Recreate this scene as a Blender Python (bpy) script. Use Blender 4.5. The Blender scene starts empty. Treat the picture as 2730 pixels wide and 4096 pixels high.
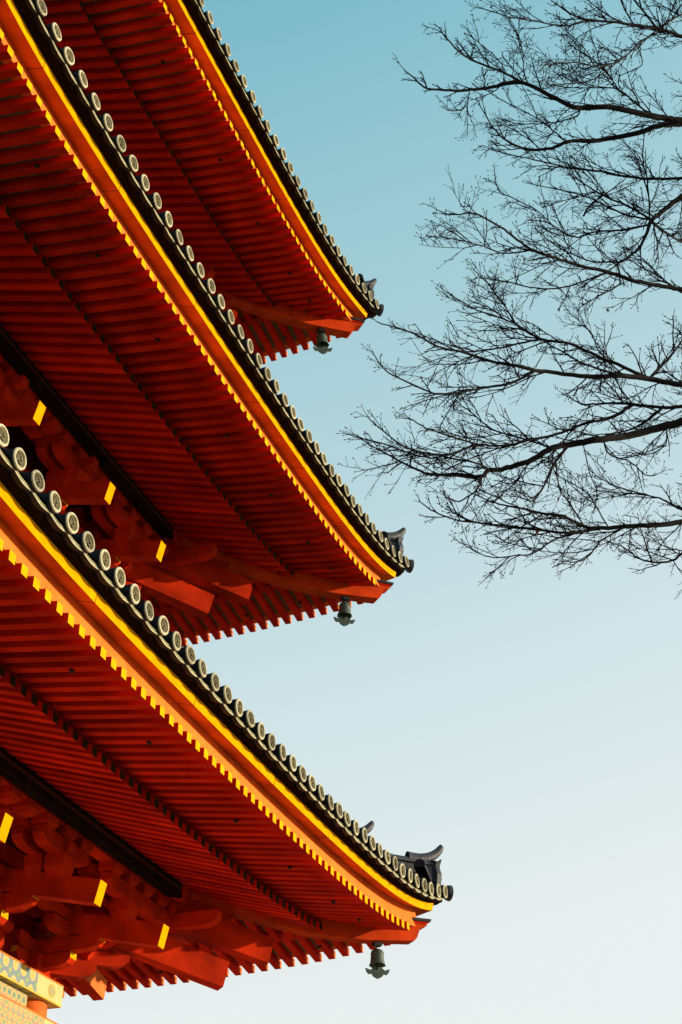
import bpy, math, random
from mathutils import Vector, Matrix
R=math.radians
# ------------------------------------------------------------------ camera, sky, sun, exposure
S=bpy.context.scene
C=S.collection
FPX,PITCH,YAW,ROLL=6136.0,0.58043,0.35372,0.00455
EYE=Vector((0,0,1.6))
fwd=Vector((math.cos(YAW)*math.cos(PITCH),math.sin(YAW)*math.cos(PITCH),math.sin(PITCH)))
rgt0=Vector((math.sin(YAW),-math.cos(YAW),0)); up0=rgt0.cross(fwd)
rgt=math.cos(ROLL)*rgt0+math.sin(ROLL)*up0; upv=-math.sin(ROLL)*rgt0+math.cos(ROLL)*up0
cam=bpy.data.cameras.new('camera'); co=bpy.data.objects.new('camera',cam); C.objects.link(co)
cam.sensor_fit='HORIZONTAL'; cam.sensor_width=24; cam.lens=FPX/2730*24; cam.clip_end=5000; cam.clip_start=.05
M=Matrix((rgt,upv,-fwd)).transposed().to_4x4(); M.translation=EYE; co.matrix_world=M
S.camera=co
SUN_EL,SUN_AZ=R(11.0),R(24)        # azimuth measured from -Y towards +X
w=bpy.data.worlds.new('World'); S.world=w; w.use_nodes=True
nt=w.node_tree; bg=nt.nodes['Background']
sky=nt.nodes.new('ShaderNodeTexSky'); sky.sky_type='NISHITA'; sky.sun_disc=False
sky.sun_elevation=SUN_EL; sky.sun_rotation=math.pi-SUN_AZ
sky.air_density=1.0; sky.dust_density=2.2; sky.ozone_density=1.0; sky.altitude=100
tc_=nt.nodes.new('ShaderNodeTexCoord'); dt_=nt.nodes.new('ShaderNodeVectorMath'); dt_.operation='DOT_PRODUCT'
nt.links.new(tc_.outputs['Generated'],dt_.inputs[0]); dt_.inputs[1].default_value=(-.07,.20,.97)   # gradient leans: hazier away from +Y
hz=nt.nodes.new('ShaderNodeValToRGB'); nt.links.new(dt_.outputs['Value'],hz.inputs[0])
HZ=[(0,(.78,.79,.76)),(.27,(.79,.82,.79)),(.43,(.62,.745,.755)),(.57,(.44,.64,.675)),(.69,(.30,.56,.62)),(.80,(.16,.45,.545)),(1,(.07,.27,.40))]
while len(hz.color_ramp.elements)<len(HZ): hz.color_ramp.elements.new(.5)
for e_,(p_,c_) in zip(hz.color_ramp.elements,HZ): e_.position=p_; e_.color=(*c_,1)
mu=nt.nodes.new('ShaderNodeVectorMath'); mu.operation='SCALE'; nt.links.new(hz.outputs[0],mu.inputs[0]); mu.inputs['Scale'].default_value=6.0
ad=nt.nodes.new('ShaderNodeVectorMath'); ad.operation='ADD'; sc=nt.nodes.new('ShaderNodeVectorMath'); sc.operation='SCALE'; sc.inputs['Scale'].default_value=.22
nt.links.new(sky.outputs[0],sc.inputs[0]); nt.links.new(sc.outputs[0],ad.inputs[0]); nt.links.new(mu.outputs[0],ad.inputs[1])
nt.links.new(ad.outputs[0],bg.inputs[0]); bg.inputs[1].default_value=.15
sd=bpy.data.lights.new('sun','SUN'); sd.energy=5.0; sd.angle=R(.5); sd.color=(1,.84,.60)
so=bpy.data.objects.new('sun',sd); C.objects.link(so)
sdir=Vector((math.sin(SUN_AZ)*math.cos(SUN_EL),-math.cos(SUN_AZ)*math.cos(SUN_EL),math.sin(SUN_EL)))
so.rotation_euler=sdir.to_track_quat('Z','Y').to_euler(); so.location=(0,-30,30)
S.view_settings.view_transform='Standard'; S.view_settings.look='None'; S.view_settings.exposure=.10; S.view_settings.gamma=1
S.render.engine='CYCLES'; S.cycles.max_bounces=8; S.cycles.diffuse_bounces=5
# ------------------------------------------------------------------ materials
def mat(name,col,rough=.6,var=.12,scale=6,col2=None,bump=0,spec=.3,objvar=0,stretch=None):
    m=bpy.data.materials.new(name); m.use_nodes=True; n=m.node_tree; b=n.nodes['Principled BSDF']
    b.inputs['Roughness'].default_value=rough; b.inputs['Specular IOR Level'].default_value=spec
    tc=n.nodes.new('ShaderNodeTexCoord'); mp=n.nodes.new('ShaderNodeMapping')
    if stretch: mp.inputs['Scale'].default_value=stretch
    n.links.new(tc.outputs['Object'],mp.inputs[0])
    nz=n.nodes.new('ShaderNodeTexNoise'); nz.inputs['Scale'].default_value=scale; nz.inputs['Detail'].default_value=6
    n.links.new(mp.outputs[0],nz.inputs[0])
    rp=n.nodes.new('ShaderNodeValToRGB'); rp.color_ramp.elements[0].position=.3; rp.color_ramp.elements[1].position=.72
    c2=col2 or tuple(c*(1-var*2) for c in col)
    rp.color_ramp.elements[0].color=(*c2,1); rp.color_ramp.elements[1].color=(*tuple(min(1,c*(1+var*.5)) for c in col),1)
    n.links.new(nz.outputs[0],rp.inputs[0])
    out=rp.outputs[0]
    if objvar:
        oi=n.nodes.new('ShaderNodeObjectInfo'); mr=n.nodes.new('ShaderNodeMapRange'); mr.inputs[3].default_value=1-objvar; mr.inputs[4].default_value=1+objvar
        n.links.new(oi.outputs['Random'],mr.inputs[0])
        hs=n.nodes.new('ShaderNodeHueSaturation'); n.links.new(mr.outputs[0],hs.inputs['Value']); n.links.new(out,hs.inputs['Color']); out=hs.outputs[0]
    n.links.new(out,b.inputs['Base Color'])
    if bump:
        bp=n.nodes.new('ShaderNodeBump'); bp.inputs['Strength'].default_value=bump; bp.inputs['Distance'].default_value=.02
        nz2=n.nodes.new('ShaderNodeTexNoise'); nz2.inputs['Scale'].default_value=scale*5; nz2.inputs['Detail'].default_value=5
        n.links.new(mp.outputs[0],nz2.inputs[0]); n.links.new(nz2.outputs[0],bp.inputs['Height']); n.links.new(bp.outputs[0],b.inputs['Normal'])
    return m
RED=mat('vermilion_paint',(.66,.020,.001),.8,.16,2.2,col2=(.44,.012,.001),bump=.2,objvar=.24,spec=.06)
REDH=mat('hip_rafter_paint',(.70,.060,.006),.8,.2,3,bump=.15,spec=.05)
WLR=mat('recess_shade_red',(.26,.010,.002),.85,.2,4,spec=.02)  # vermilion darkened in the colour for the shade of deep recesses
REDSUN=mat('sunlit_vermilion',(.86,.21,.045),.8,.12,7,bump=.15,spec=.06)  # same vermilion with direct sun put into the colour
REDC=mat('sunlit_vermilion_column',(.80,.16,.025),.7,.12,5,spec=.1)  # same vermilion, lightened in the colour for sun on the columns
REDB=mat('vermilion_bracket',(.62,.030,.0026),.8,.26,2.5,bump=.15,objvar=.1,spec=.06)
ORG=mat('orange_fascia_paint',(.86,.225,.034),.8,.12,4,bump=.15,spec=.03)
ORGB=mat('orange_board_paint',(.70,.15,.016),.8,.22,2.6,col2=(.36,.075,.011),bump=.2,spec=.03)
YEL=mat('yellow_end_paint',(.92,.42,.0),.8,.05,9,col2=(.80,.32,.0),spec=.02)
YELR=mat('yellow_rafter_end_paint',(.92,.42,.004),.8,.08,9,spec=.02)
SHADE_JOINT=mat('shaded_rafter_end_and_joint',(.045,.028,.009),.8,.3,9,spec=.05)  # yellow rafter ends with shade put into the colour; also dark board joints
BLK=mat('black_lacquer_beam',(.020,.010,.007),.85,.3,5,spec=.05)
GRV=mat('purlin_groove_red',(.16,.045,.02),.9,.2,8,spec=0)
DRK=mat('dark_tile_bedding',(.006,.005,.004),.95,.3,12,col2=(.02,.008,.003),spec=0)
TILE=mat('shaded_roof_tile',(.014,.015,.020),.6,.3,9,bump=.3,objvar=.2,spec=.2)  # same clay as the tile ends, shade of the unlit sides in its colour
RIM=mat('weathered_tile_rim',(.55,.50,.34),.85,.3,22,col2=(.30,.28,.18),bump=.4,objvar=.25)
FACE=mat('weathered_tile_face',(.20,.17,.09),.85,.3,26,bump=.4,objvar=.2)
PAN=mat('weathered_pan_tile_edge',(.30,.27,.16),.85,.3,14,col2=(.12,.13,.05),bump=.3)
RIDGE=mat('ridge_tile_grey',(.060,.063,.075),.45,.35,11,bump=.4)
BOARD=mat('unpainted_eave_board',(.26,.15,.075),.8,.2,5)
BRZ=mat('green_bronze',(.10,.15,.125),.5,.3,14,col2=(.05,.075,.06),bump=.3)
IRON=mat('dark_iron',(.015,.014,.013),.5,.2,8)
WALL=mat('white_plaster',(.7,.66,.56),.9,.05,4)
STONE=mat('granite_base',(.36,.34,.30),.85,.15,6,bump=.3)
BARK=mat('dark_bark',(.007,.005,.005),.95,.3,20,bump=.4)
TWIG=mat('reddish_twig_bark',(.014,.007,.009),.95,.3,15,spec=.05)
LEAF=mat('withered_leaf',(.16,.045,.015),.8,.3,20)
GND=mat('pale_gravel_ground',(.34,.27,.19),.95,.15,1.2,bump=.2)
# patterned lintel paint
def pattern(name,scale,cols,vscale):
    m=bpy.data.materials.new(name); m.use_nodes=True; n=m.node_tree; b=n.nodes['Principled BSDF']; b.inputs['Roughness'].default_value=.6
    tc=n.nodes.new('ShaderNodeTexCoord'); mp=n.nodes.new('ShaderNodeMapping'); mp.inputs['Scale'].default_value=scale
    mp.inputs['Rotation'].default_value=(0,0,0)
    n.links.new(tc.outputs['Object'],mp.inputs[0])
    v=n.nodes.new('ShaderNodeTexVoronoi'); v.inputs['Scale'].default_value=vscale; v.inputs['Randomness'].default_value=.12
    n.links.new(mp.outputs[0],v.inputs[0])
    r=n.nodes.new('ShaderNodeValToRGB'); r.color_ramp.interpolation='CONSTANT'
    el=r.color_ramp.elements
    while len(el)<len(cols): el.new(.5)
    for i,(p,c) in enumerate(cols): el[i].position=p; el[i].color=(*c,1)
    n.links.new(v.outputs['Distance'],r.inputs[0])
    nz=n.nodes.new('ShaderNodeTexNoise'); nz.inputs['Scale'].default_value=18
    mx=n.nodes.new('ShaderNodeMix'); mx.data_type='RGBA'; mx.blend_type='MULTIPLY'; mx.inputs[0].default_value=.35
    n.links.new(r.outputs[0],mx.inputs[6]); n.links.new(nz.outputs['Color'],mx.inputs[7]); n.links.new(mx.outputs[2],b.inputs['Base Color'])
    return m
PAT=pattern('painted_pattern_large',(1,.35,1),[(0,(.64,.50,.10)),(.30,(.60,.52,.16)),(.42,(.20,.27,.36)),(.54,(.20,.36,.18)),(.66,(.60,.42,.16))],5.0)
PAT2=pattern('painted_pattern_small',(1,.35,1),[(0,(.12,.18,.36)),(.20,(.22,.34,.14)),(.36,(.60,.46,.12)),(.50,(.58,.30,.14)),(.62,(.25,.36,.22))],9)
CRM=mat('cream_lintel_paint',(.60,.54,.22),.7,.06,7)
LYE=mat('lintel_edge_yellow',(.72,.50,.05),.7,.1,7)
MED=pattern('painted_medallion',(1,1,1),[(0,(.50,.42,.10)),(.2,(.30,.34,.16)),(.34,(.55,.45,.12)),(.5,(.28,.32,.22)),(.65,(.5,.4,.1))],32)
# ------------------------------------------------------------------ mesh builder
class MB:
    def __init__(s): s.v=[];s.f=[];s.m=[];s.sm=[]
    def quad(s,pts,mi=0,sm=False):
        o=len(s.v); s.v+=[tuple(p) for p in pts]; s.f.append(tuple(range(o,o+len(pts)))); s.m.append(mi); s.sm.append(sm)
    def grid(s,rows,mi=0,sm=True,closed=False,rev=False):
        o=len(s.v); n=len(rows[0])
        for r in rows: s.v+=[tuple(p) for p in r]
        for i in range(len(rows)-1):
            for j in range(n if closed else n-1):
                a=o+i*n+j; b=o+i*n+(j+1)%n; c=b+n; d=a+n
                s.f.append((a,b,c,d) if not rev else (a,d,c,b)); s.m.append(mi if not callable(mi) else mi(i,j)); s.sm.append(sm)
    def prism(s,ring0,ring1,mi=0,m0=None,m1=None,sm=False,caps=True):
        n=len(ring0); o=len(s.v); s.v+=[tuple(p) for p in ring0]+[tuple(p) for p in ring1]
        for i in range(n):
            s.f.append((o+i,o+(i+1)%n,o+n+(i+1)%n,o+n+i)); s.m.append(mi); s.sm.append(sm)
        if caps:
            s.f.append(tuple(o+i for i in reversed(range(n)))); s.m.append(mi if m0 is None else m0); s.sm.append(False)
            s.f.append(tuple(o+n+i for i in range(n))); s.m.append(mi if m1 is None else m1); s.sm.append(False)
    def box(s,x0,x1,y0,y1,z0,z1,mi=0,**k):
        s.prism([(x0,y0,z0),(x1,y0,z0),(x1,y1,z0),(x0,y1,z0)],[(x0,y0,z1),(x1,y0,z1),(x1,y1,z1),(x0,y1,z1)],mi,**k)
    def tube(s,pts,rad,n=6,mi=0,caps=True):
        rows=[]; pts=[Vector(p) for p in pts]
        prev=None
        for i,p in enumerate(pts):
            d=(pts[min(i+1,len(pts)-1)]-pts[max(i-1,0)]).normalized()
            if prev is None:
                a=Vector((0,0,1)) if abs(d.z)<.9 else Vector((1,0,0)); u=d.cross(a).normalized()
            else:
                u=(prev-d*prev.dot(d)).normalized()
            prev=u; v=d.cross(u); r=rad[i] if isinstance(rad,(list,tuple)) else rad
            rows.append([p+(u*math.cos(2*math.pi*k/n)+v*math.sin(2*math.pi*k/n))*r for k in range(n)])
        s.grid(rows,mi,True,closed=True)
        if caps:
            s.quad(list(reversed(rows[0])),mi); s.quad(rows[-1],mi)
    def build(s,name,mats,parent=None,T=None,kind=None):
        me=bpy.data.meshes.new(name); v=s.v
        if T is not None: v=[tuple(T@Vector(p)) for p in v]
        me.from_pydata(v,[],s.f); 
        for m in mats: me.materials.append(m)
        me.polygons.foreach_set('material_index',s.m); me.polygons.foreach_set('use_smooth',s.sm); me.update()
        o=bpy.data.objects.new(name,me); C.objects.link(o)
        if parent: o.parent=parent
        if kind: o['kind']=kind
        return o
def fixn(o):
    import bmesh
    b=bmesh.new(); b.from_mesh(o.data); bmesh.ops.recalc_face_normals(b,faces=b.faces); b.to_mesh(o.data); b.free(); return o
def tag(o,label,cat,group=None):
    o['label']=label; o['category']=cat
    if group: o['group']=group
    return o
def empty(name,loc=(0,0,0),parent=None):
    o=bpy.data.objects.new(name,None); C.objects.link(o); o.location=loc
    if parent: o.parent=parent
    return o
# ------------------------------------------------------------------ pagoda frame
CX,CY=13.71673,12.73893
TW={1:6.75584,2:6.40566,3:6.07093}
TH={1:6.99736+1.6,2:12.37033+1.6,3:17.52889+1.6}
TE={1:(.17725,.16634,.12891),2:(.13128,.14557,.16068),3:(.49233,-.06495,.06984)}
PT={1:.3,2:.29759,3:.30447}; DT={1:.16814,2:.15978,3:.17099}
PR={1:.20459,2:.20241,3:.20241}; ER={1:.60327,2:.52518,3:.53}
FL=.064; DR=.28318
COLS={1:(1.035,2.66),2:(.93,2.47),3:(.86,2.30)}
def E(k,x):
    a,b,c=TE[k]; u=min(abs(x)/TW[k],1.0); return c*u*u+a*u**4+b*u**10
def g(d): return 1-.7*min(max((d-1.4)/1.3,0),1)
def rotz(j): return Matrix.Rotation(j*math.pi/2,4,'Z')
def PX(k,x,d,z):      # point at along-coordinate x on the front side
    h=TW[k]-d
    return Vector((x,-(h+FL*min(abs(x)/h,1.02)**6*(1 if d<1.5 else 0)),z+E(k,x)*g(d)))
def PTt(k,t,d,z):     # mitred: t in -1..1
    h=TW[k]-d; f=FL if d<1.5 else 0
    hx=h+f*abs(t)**6
    return Vector((t*hx,-hx,z+E(k,t*h)*g(d)))
TS=[-1+2*i/56 for i in range(57)]
pag=empty('pagoda',(CX,CY,0)); tag(pag,'three storey vermilion temple pagoda with curved tiled eaves filling the left side','pagoda')
def zfly(d): return -.554+(d-DR)*.15
def zbase(d): return -.55+(d-1.34)*.318
ROOF={}
def sweep(mb,k,prof,mi=0,matf=None,ts=TS):
    rows=[[PTt(k,t,d,z) for (d,z) in prof] for t in ts]
    mb.grid(rows,(lambda i,j:matf[j]) if matf else mi,False,closed=True)
def rafter(mb,k,x,d0,d1,zf,w=.1,h=.095,n=2,tip=False):
    rings=[]; dsl=[d0+(d1-d0)*i/n for i in range(n+1)]
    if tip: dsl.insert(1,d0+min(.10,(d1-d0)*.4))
    for d in dsl:
        a=PX(k,x,d,zf(d))
        rings.append([a+Vector((-w/2,0,0)),a+Vector((w/2,0,0)),a+Vector((w/2,0,h)),a+Vector((-w/2,0,h))])
    mb.grid(rings,(lambda i,j:2 if (tip and i==0 and j==3) else 0),False,closed=True); mb.quad([rings[0][3],rings[0][2],rings[0][1],rings[0][0]],1); mb.quad(rings[-1],0)  # slot two: sunlight painted on one side face of the tip
# disc (shared mesh) : centre at origin, facing -Y, barrel going +Y up-slope
def disc_mesh():
    mb=MB(); n=20; r=.096
    def ring(rr,y): return [(rr*math.cos(2*math.pi*i/n),y,rr*math.sin(2*math.pi*i/n)) for i in range(n)]
    rows=[ring(r*.93,.05),ring(r*.95,.030),ring(r,-.024),ring(r*.97,-.038),ring(r*.76,-.040),ring(r*.70,-.020),ring(r*.40,-.024),ring(.004,-.026)]
    mb.grid(rows,lambda i,j:[0,0,1,1,2,2,2][i],True,closed=True)
    # three comma swirls in relief
    for q in range(3):
        a0=q*2*math.pi/3
        pts=[(math.cos(a0+t*2.2)*(.020+.036*t),-.028,math.sin(a0+t*2.2)*(.020+.036*t)) for t in (0,.25,.5,.75,1)]
        mb.tube(pts,[.014,.013,.010,.007,.004],5,2)
    # barrel, two lapped lengths
    for (y0,y1,r0,r1) in ((.04,.36,.089,.090),(.34,.70,.084,.087)):
        mb.grid([[(rr*math.cos(math.pi*(-.12+1.24*i/12)),y,rr*math.sin(math.pi*(-.12+1.24*i/12))+(y-.04)*.38) for i in range(13)] for y,rr in ((y0,r0),(y1,r1))],0,True)
        mb.quad([(r1*math.cos(math.pi*(-.12+1.24*i/12)),y1,r1*math.sin(math.pi*(-.12+1.24*i/12))+(y1-.04)*.38) for i in range(13)],0)
    return mb
proto_disc=disc_mesh()
disc_data=None
def zroof(d): return .38*d+.035*d*d
for k in (1,2,3):
    W=TW[k]; zc=TH[k]
    # --- tiled deck is the roof part's own mesh
    mb=MB(); up=TW[k]-(COLS[k+1][1] if k<3 else .35); ds=[.0,.1,.3,.6,1,1.5,2,2.7,3.4,up]
    if k==3: ds=[.0,.1,.3,.6,1,1.5,2,2.7,3.4,4.2,5,up]
    for j in range(4):
        T=rotz(j)
        rows=[[T@Vector((t*(W-d),-(W-d)-(FL*abs(t)**6 if d<1 else 0),-.06+zroof(d)*(1.12 if k==3 else 1)+E(k,t*(W-d)))) for t in TS] for d in ds]
        mb.grid(rows,0,True)
        # barrel rows further up the slope
        n=int((2*W-DT[k])/PT[k])
        for i in range(n+1):
            x=W-DT[k]-PT[k]*i; lim=min(W-abs(x)-.05,up)
            if lim<.75: continue
            dd=[.68+(lim-.68)*q/5 for q in range(6)]
            rr=[]
            for d in dd:
                c=Vector((x,-(W-d),zroof(d)*(1.12 if k==3 else 1)+E(k,x)+.0))
                rr.append([T@(c+Vector((.083*math.cos(math.pi*a/6),0,.083*math.sin(math.pi*a/6)))) for a in range(7)])
            mb.grid(rr,0,True)
    roof=mb.build('roof',[TILE],pag); roof.location=(0,0,zc); ROOF[k]=roof
    roof['label']={1:'lowest tiled roof',2:'middle tiled roof',3:'topmost tiled roof'}[k]
    # --- dark bedding under tile edge, eave boards, fascia, sheathing : one mesh per side
    for j in range(4):
        T=rotz(j)
        mb=MB(); sweep(mb,k,[(.07,-.085),(.075,-.120),(.172,-.122),(.45,-.03),(.45,.08),(.08,-.065)]); 
        fixn(mb.build('tile_bedding',[DRK],roof,T))
        mb=MB(); sweep(mb,k,[(.175,-.12),(.19,-.225),(.43,-.150),(.43,-.045)],matf=[1,0,0,0])
        for x_ in (-5.1,-3.3,-1.2,.9,2.6,4.4,5.6):
            x_=x_*W/6.7+.13*j; pa=[PX(k,x_,d_,z_-.0012) for d_,z_ in ((.186,-.2265),(.405,-.158))]; mb.quad([pa[0]+Vector((-.004,0,0)),pa[0]+Vector((.004,0,0)),pa[1]+Vector((.006,0,0)),pa[1]+Vector((-.002,0,0))],2)
            p_=PX(k,x_,.174,-.12); q_=PX(k,x_,.1885,-.2255); mb.quad([p_+Vector((-.003,-.001,0)),p_+Vector((.003,-.001,0)),q_+Vector((.003,-.001,0)),q_+Vector((-.003,-.001,0))],2)
        o=fixn(mb.build('eave_board',[ORGB,YEL,SHADE_JOINT],roof,T))
        mb=MB(); sweep(mb,k,[(.345,-.445),(.40,-.158),(.50,-.13),(.46,-.43)]); fixn(mb.build('eave_fascia',[ORG],roof,T))
        mb=MB(); sweep(mb,k,[(.46,zfly(.46)+.099),(1.44,zfly(1.44)+.099),(1.44,zfly(1.44)+.13),(.46,zfly(.46)+.13)])
        sweep(mb,k,[(1.40,zbase(1.40)+.104),(2.05,zbase(2.05)+.104),(2.85,zbase(2.85)+.104),(2.85,zbase(2.85)+.13),(2.05,zbase(2.05)+.13),(1.40,zbase(1.40)+.13)])
        fixn(mb.build('eave_boarding',[BOARD],roof,T))
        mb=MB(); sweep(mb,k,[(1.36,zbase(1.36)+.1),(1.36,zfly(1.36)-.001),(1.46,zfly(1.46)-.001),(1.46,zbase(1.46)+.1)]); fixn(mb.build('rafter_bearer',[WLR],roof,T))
        # purlin : black, grooved
        mb=MB(); zz=-.335
        def pur(prof,mi,a=-.895,b=.895):
            rows=[[Vector((t*(W-d),-(W-d),z+E(k,t*(W-d))*.3)) for (d,z) in prof] for t in [a+(b-a)*q/14 for q in range(15)]]
            mb.grid(rows,mi,False,closed=True)
        pur([(2.62,-.135),(2.62,-.215),(2.63,-.22),(2.63,-.235),(2.62,-.24),(2.62,zz),(2.665,zz),(2.672,zz+.008),(2.684,zz+.008),(2.69,zz),(2.75,zz),(2.75,-.10)],0)
        pur([(2.612,-.228),(2.612,-.240),(2.62,-.240),(2.62,-.228)],1); pur([(2.612,-.205),(2.612,-.213),(2.62,-.213),(2.62,-.205)],1)
        for a_,b_ in ((-1,-.895),(.895,1)): pur([(2.625,-.135),(2.625,zz+.003),(2.75,zz+.003),(2.75,-.10)],2,a_,b_)
        fixn(mb.build('eave_purlin',[BLK,GRV,REDB],roof,T))
    # --- rafters
    nf=int((2*(W-DR)-ER[k])/PR[k])
    rest=MB(); restb=MB()
    for j in range(4):
        T=rotz(j); 
        for i in range(nf+1):
            x=W-DR-ER[k]-PR[k]*i; inner=W-abs(x)-.09
            for kind,d0,d1,zf in (('flying_rafter',DR,min(1.45,inner),zfly),('base_rafter',1.34,min(2.74,inner),zbase)):
                if d1-d0<.05: continue
                indiv=(j==0 and ((k==1 and i<52) or (k==2 and i<48)))
                m=MB() if indiv else (rest if kind=='flying_rafter' else restb)
                o0=len(m.v)
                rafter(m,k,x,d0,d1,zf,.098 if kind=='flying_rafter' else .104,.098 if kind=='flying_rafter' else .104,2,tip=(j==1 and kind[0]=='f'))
                if indiv:
                    ob=m.build(kind,[RED,YELR if kind[0]=='f' else SHADE_JOINT],roof)
                else:
                    for q in range(o0,len(m.v)): m.v[q]=tuple(T@Vector(m.v[q]))
    rest.build('flying_rafter',[RED,YELR,REDSUN],roof,kind='stuff'); restb.build('base_rafter',[RED,SHADE_JOINT],roof,kind='stuff')
    # --- little iron hooks on the flying rafters
    for j in range(4):
        T=rotz(j)
        for x in (-5.15,-4.2,-2.72,-1.1,1.1,2.72,4.2,5.15):
            x*=W/TW[1]; p=PX(k,x,.72,zfly(.72))
            mb=MB(); mb.prism([p+Vector((a*.026,b*.026,-.018)) for a,b in ((-1,-.8),(1,-.8),(1,.8),(-1,.8))],[p+Vector((a*.022,b*.022,.002)) for a,b in ((-1,-.8),(1,-.8),(1,.8),(-1,.8))]); mb.tube([p+Vector((0,0,-.018)),p+Vector((0,0,-.034))],.009,6)
            mb.build('iron_hook',[IRON],roof,T)
    # --- hip rafters (diagonal), covered by a black metal cap
    for j in range(4):
        T=rotz(j)@Matrix.Rotation(-math.pi/4,4,'Z')   # local: +X outward along the hip
        s2=math.sqrt(2)
        def hp(a,y,z): return Vector((a*s2,y,z))
        ztip=-.33+E(k,W)-.47
        mb=MB(); hw=.095
        prof=[(W-.37,ztip,ztip+.28),(W-.9,ztip-.09,ztip+.18),(W-1.5,ztip-.11,ztip+.17),(W-2.2,ztip+.0,ztip+.28),(W-2.8,ztip+.13,ztip+.40)]
        rows=[[hp(a,-hw,zb),hp(a,hw,zb),hp(a,hw,zt),hp(a,-hw,zt)] for a,zb,zt in prof]
        a,zb,zt=prof[0]
        nose=[[hp(a+.14,-hw,zb+.235),hp(a+.14,hw,zb+.235),hp(a+.14,hw,zt),hp(a+.14,-hw,zt)]]
        rows0=[hp(a+.03,-hw,zb+.05),hp(a+.03,hw,zb+.05),hp(a+.06,hw,zt),hp(a+.06,-hw,zt)]
        mb.grid([nose[0],[hp(a+.07,-hw,zb+.20),hp(a+.07,hw,zb+.20),hp(a+.09,hw,zt),hp(a+.09,-hw,zt)],rows0]+rows,0,False,closed=True)
        mb.quad(list(reversed(nose[0])),0); mb.quad(rows[-1],0)
        hr=fixn(mb.build('hip_rafter',[REDH],roof,T))
        # red lip moulding and black cap over the nose
        mb=MB()
        mb.prism([hp(W-.58,-.115,ztip+.235),hp(W-.58,.115,ztip+.235),hp(W-.58,.115,ztip+.262),hp(W-.58,-.115,ztip+.262)],
                 [hp(W-.225,-.115,ztip+.262),hp(W-.225,.115,ztip+.262),hp(W-.21,.115,ztip+.285),hp(W-.21,-.115,ztip+.285)],0)
        mb.prism([hp(W-.58,-.135,ztip+.264),hp(W-.58,.135,ztip+.264),hp(W-.58,.135,ztip+.305),hp(W-.58,-.135,ztip+.305)],
                 [hp(W-.20,-.135,ztip+.288),hp(W-.20,.135,ztip+.288),hp(W-.19,.135,ztip+.328),hp(W-.19,-.135,ztip+.328)],1)
        fixn(mb.build('hip_cap',[RED,IRON],hr,T))
        # bell hook
        mb=MB(); ab=W-.745; zb=ztip-.09
        mb.prism([hp(ab-.04,-.05,zb-.03),hp(ab+.04,-.05,zb-.03),hp(ab+.04,.05,zb-.03),hp(ab-.04,.05,zb-.03)],[hp(ab-.04,-.05,zb+.02),hp(ab+.04,-.05,zb+.02),hp(ab+.04,.05,zb+.02),hp(ab-.04,.05,zb+.02)])
        mb.build('iron_hook',[IRON],hr,T)
        # --- hip ridge of tiles with ogre tile and upturned horn
        zE=E(k,W)
        def zr(d): return zroof(d)+E(k,W-d)
        mb=MB()
        def ridge(d0,d1,zt,n=8,hw=.10):
            rws=[]
            for i in range(n+1):
                d=d0+(d1-d0)*i/n; a=W-d; zb_=zr(d)-.1; z1=zt(d)
                rws.append([hp(a,-hw*1.1,zb_),hp(a,-hw,z1-.12),hp(a,-hw*1.25,z1-.115),hp(a,-hw*1.25,z1-.085),hp(a,-hw*.8,z1-.08),hp(a,-hw*.55,z1-.02),hp(a,0,z1),hp(a,hw*.55,z1-.02),hp(a,hw*.8,z1-.08),hp(a,hw*1.25,z1-.085),hp(a,hw*1.25,z1-.115),hp(a,hw,z1-.12),hp(a,hw*1.1,zb_)])
            mb.grid(rws,0,False); mb.quad(list(reversed(rws[0])),0); mb.quad(rws[-1],0)
        lowtop=lambda d: zE+.43+max(0,d-.6)*.25
        ridge(.16,1.0,lowtop,8,.125)
        uptop=lambda d: max(zE+.62+(d-.9)*.22,zr(d)+.42)
        ridge(.98,(up if k<3 else up-.2),uptop,14)
        def oni(d,z0,z1,s=1.0):
            a=W-d
            out=[(-.16,0),(-.19,.35),(-.14,.62),(-.17,.80),(-.09,.88),(0,1.0),(.09,.88),(.17,.80),(.14,.62),(.19,.35),(.16,0),(.05,.12),(-.05,.12)]
            f=[hp(a,y*s,z0+(z1-z0)*v) for y,v in out]; b_=[hp(a+.045*s,y*s*.92,z0+(z1-z0)*v) for y,v in out]
            mb.prism(f,b_,0)
            zc_=(z0+z1)/2
            mb.tube([hp(a+.04,0,zc_-.02),hp(a+.075,0,zc_-.02)],[.07*s,.05*s],10,0)
            for sg in (-1,1):
                mb.tube([hp(a+.03,sg*.06*s,zc_+.08*s),hp(a+.06,sg*.11*s,zc_+.12*s),hp(a+.075,sg*.13*s,z1-.03)],[.03*s,.022*s,.006],6,0)
                mb.tube([hp(a+.03,sg*.10*s,zc_-.06*s),hp(a+.06,sg*.15*s,zc_-.10*s)],[.03*s,.01*s],6,0)
        def horn(d,z,s=1.0):   # upturned round tile above the ogre tile
            a=W-d; N=12; rws=[]
            for i in range(N+1):
                q=i/N; aa=a-.30*s+(.46*s)*(q-.12*q**4); zz_=z-.02+.27*s*q**2.3; rr=.108*s*(1-.55*q)*(1 if q<.97 else .8)
                tl=math.atan2(.30*2.3*q**1.3,.46)*.8
                rws.append([hp(aa-rr*math.sin(th)*math.sin(tl)/s2,rr*.8*math.cos(th),zz_+rr*math.sin(th)*math.cos(tl)) for th in [2*math.pi*m_/12 for m_ in range(12)]])
            mb.grid(rws,0,True,closed=True); mb.quad(rws[-1],0)
        oni(.14,zr(.14)+.02,zE+.45,1.2); horn(.10,lowtop(.2)-.0)
        oni(.94,zr(.96)+.05,zE+.62,1.05); horn(.88,uptop(.95)-.01,.95)
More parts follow.
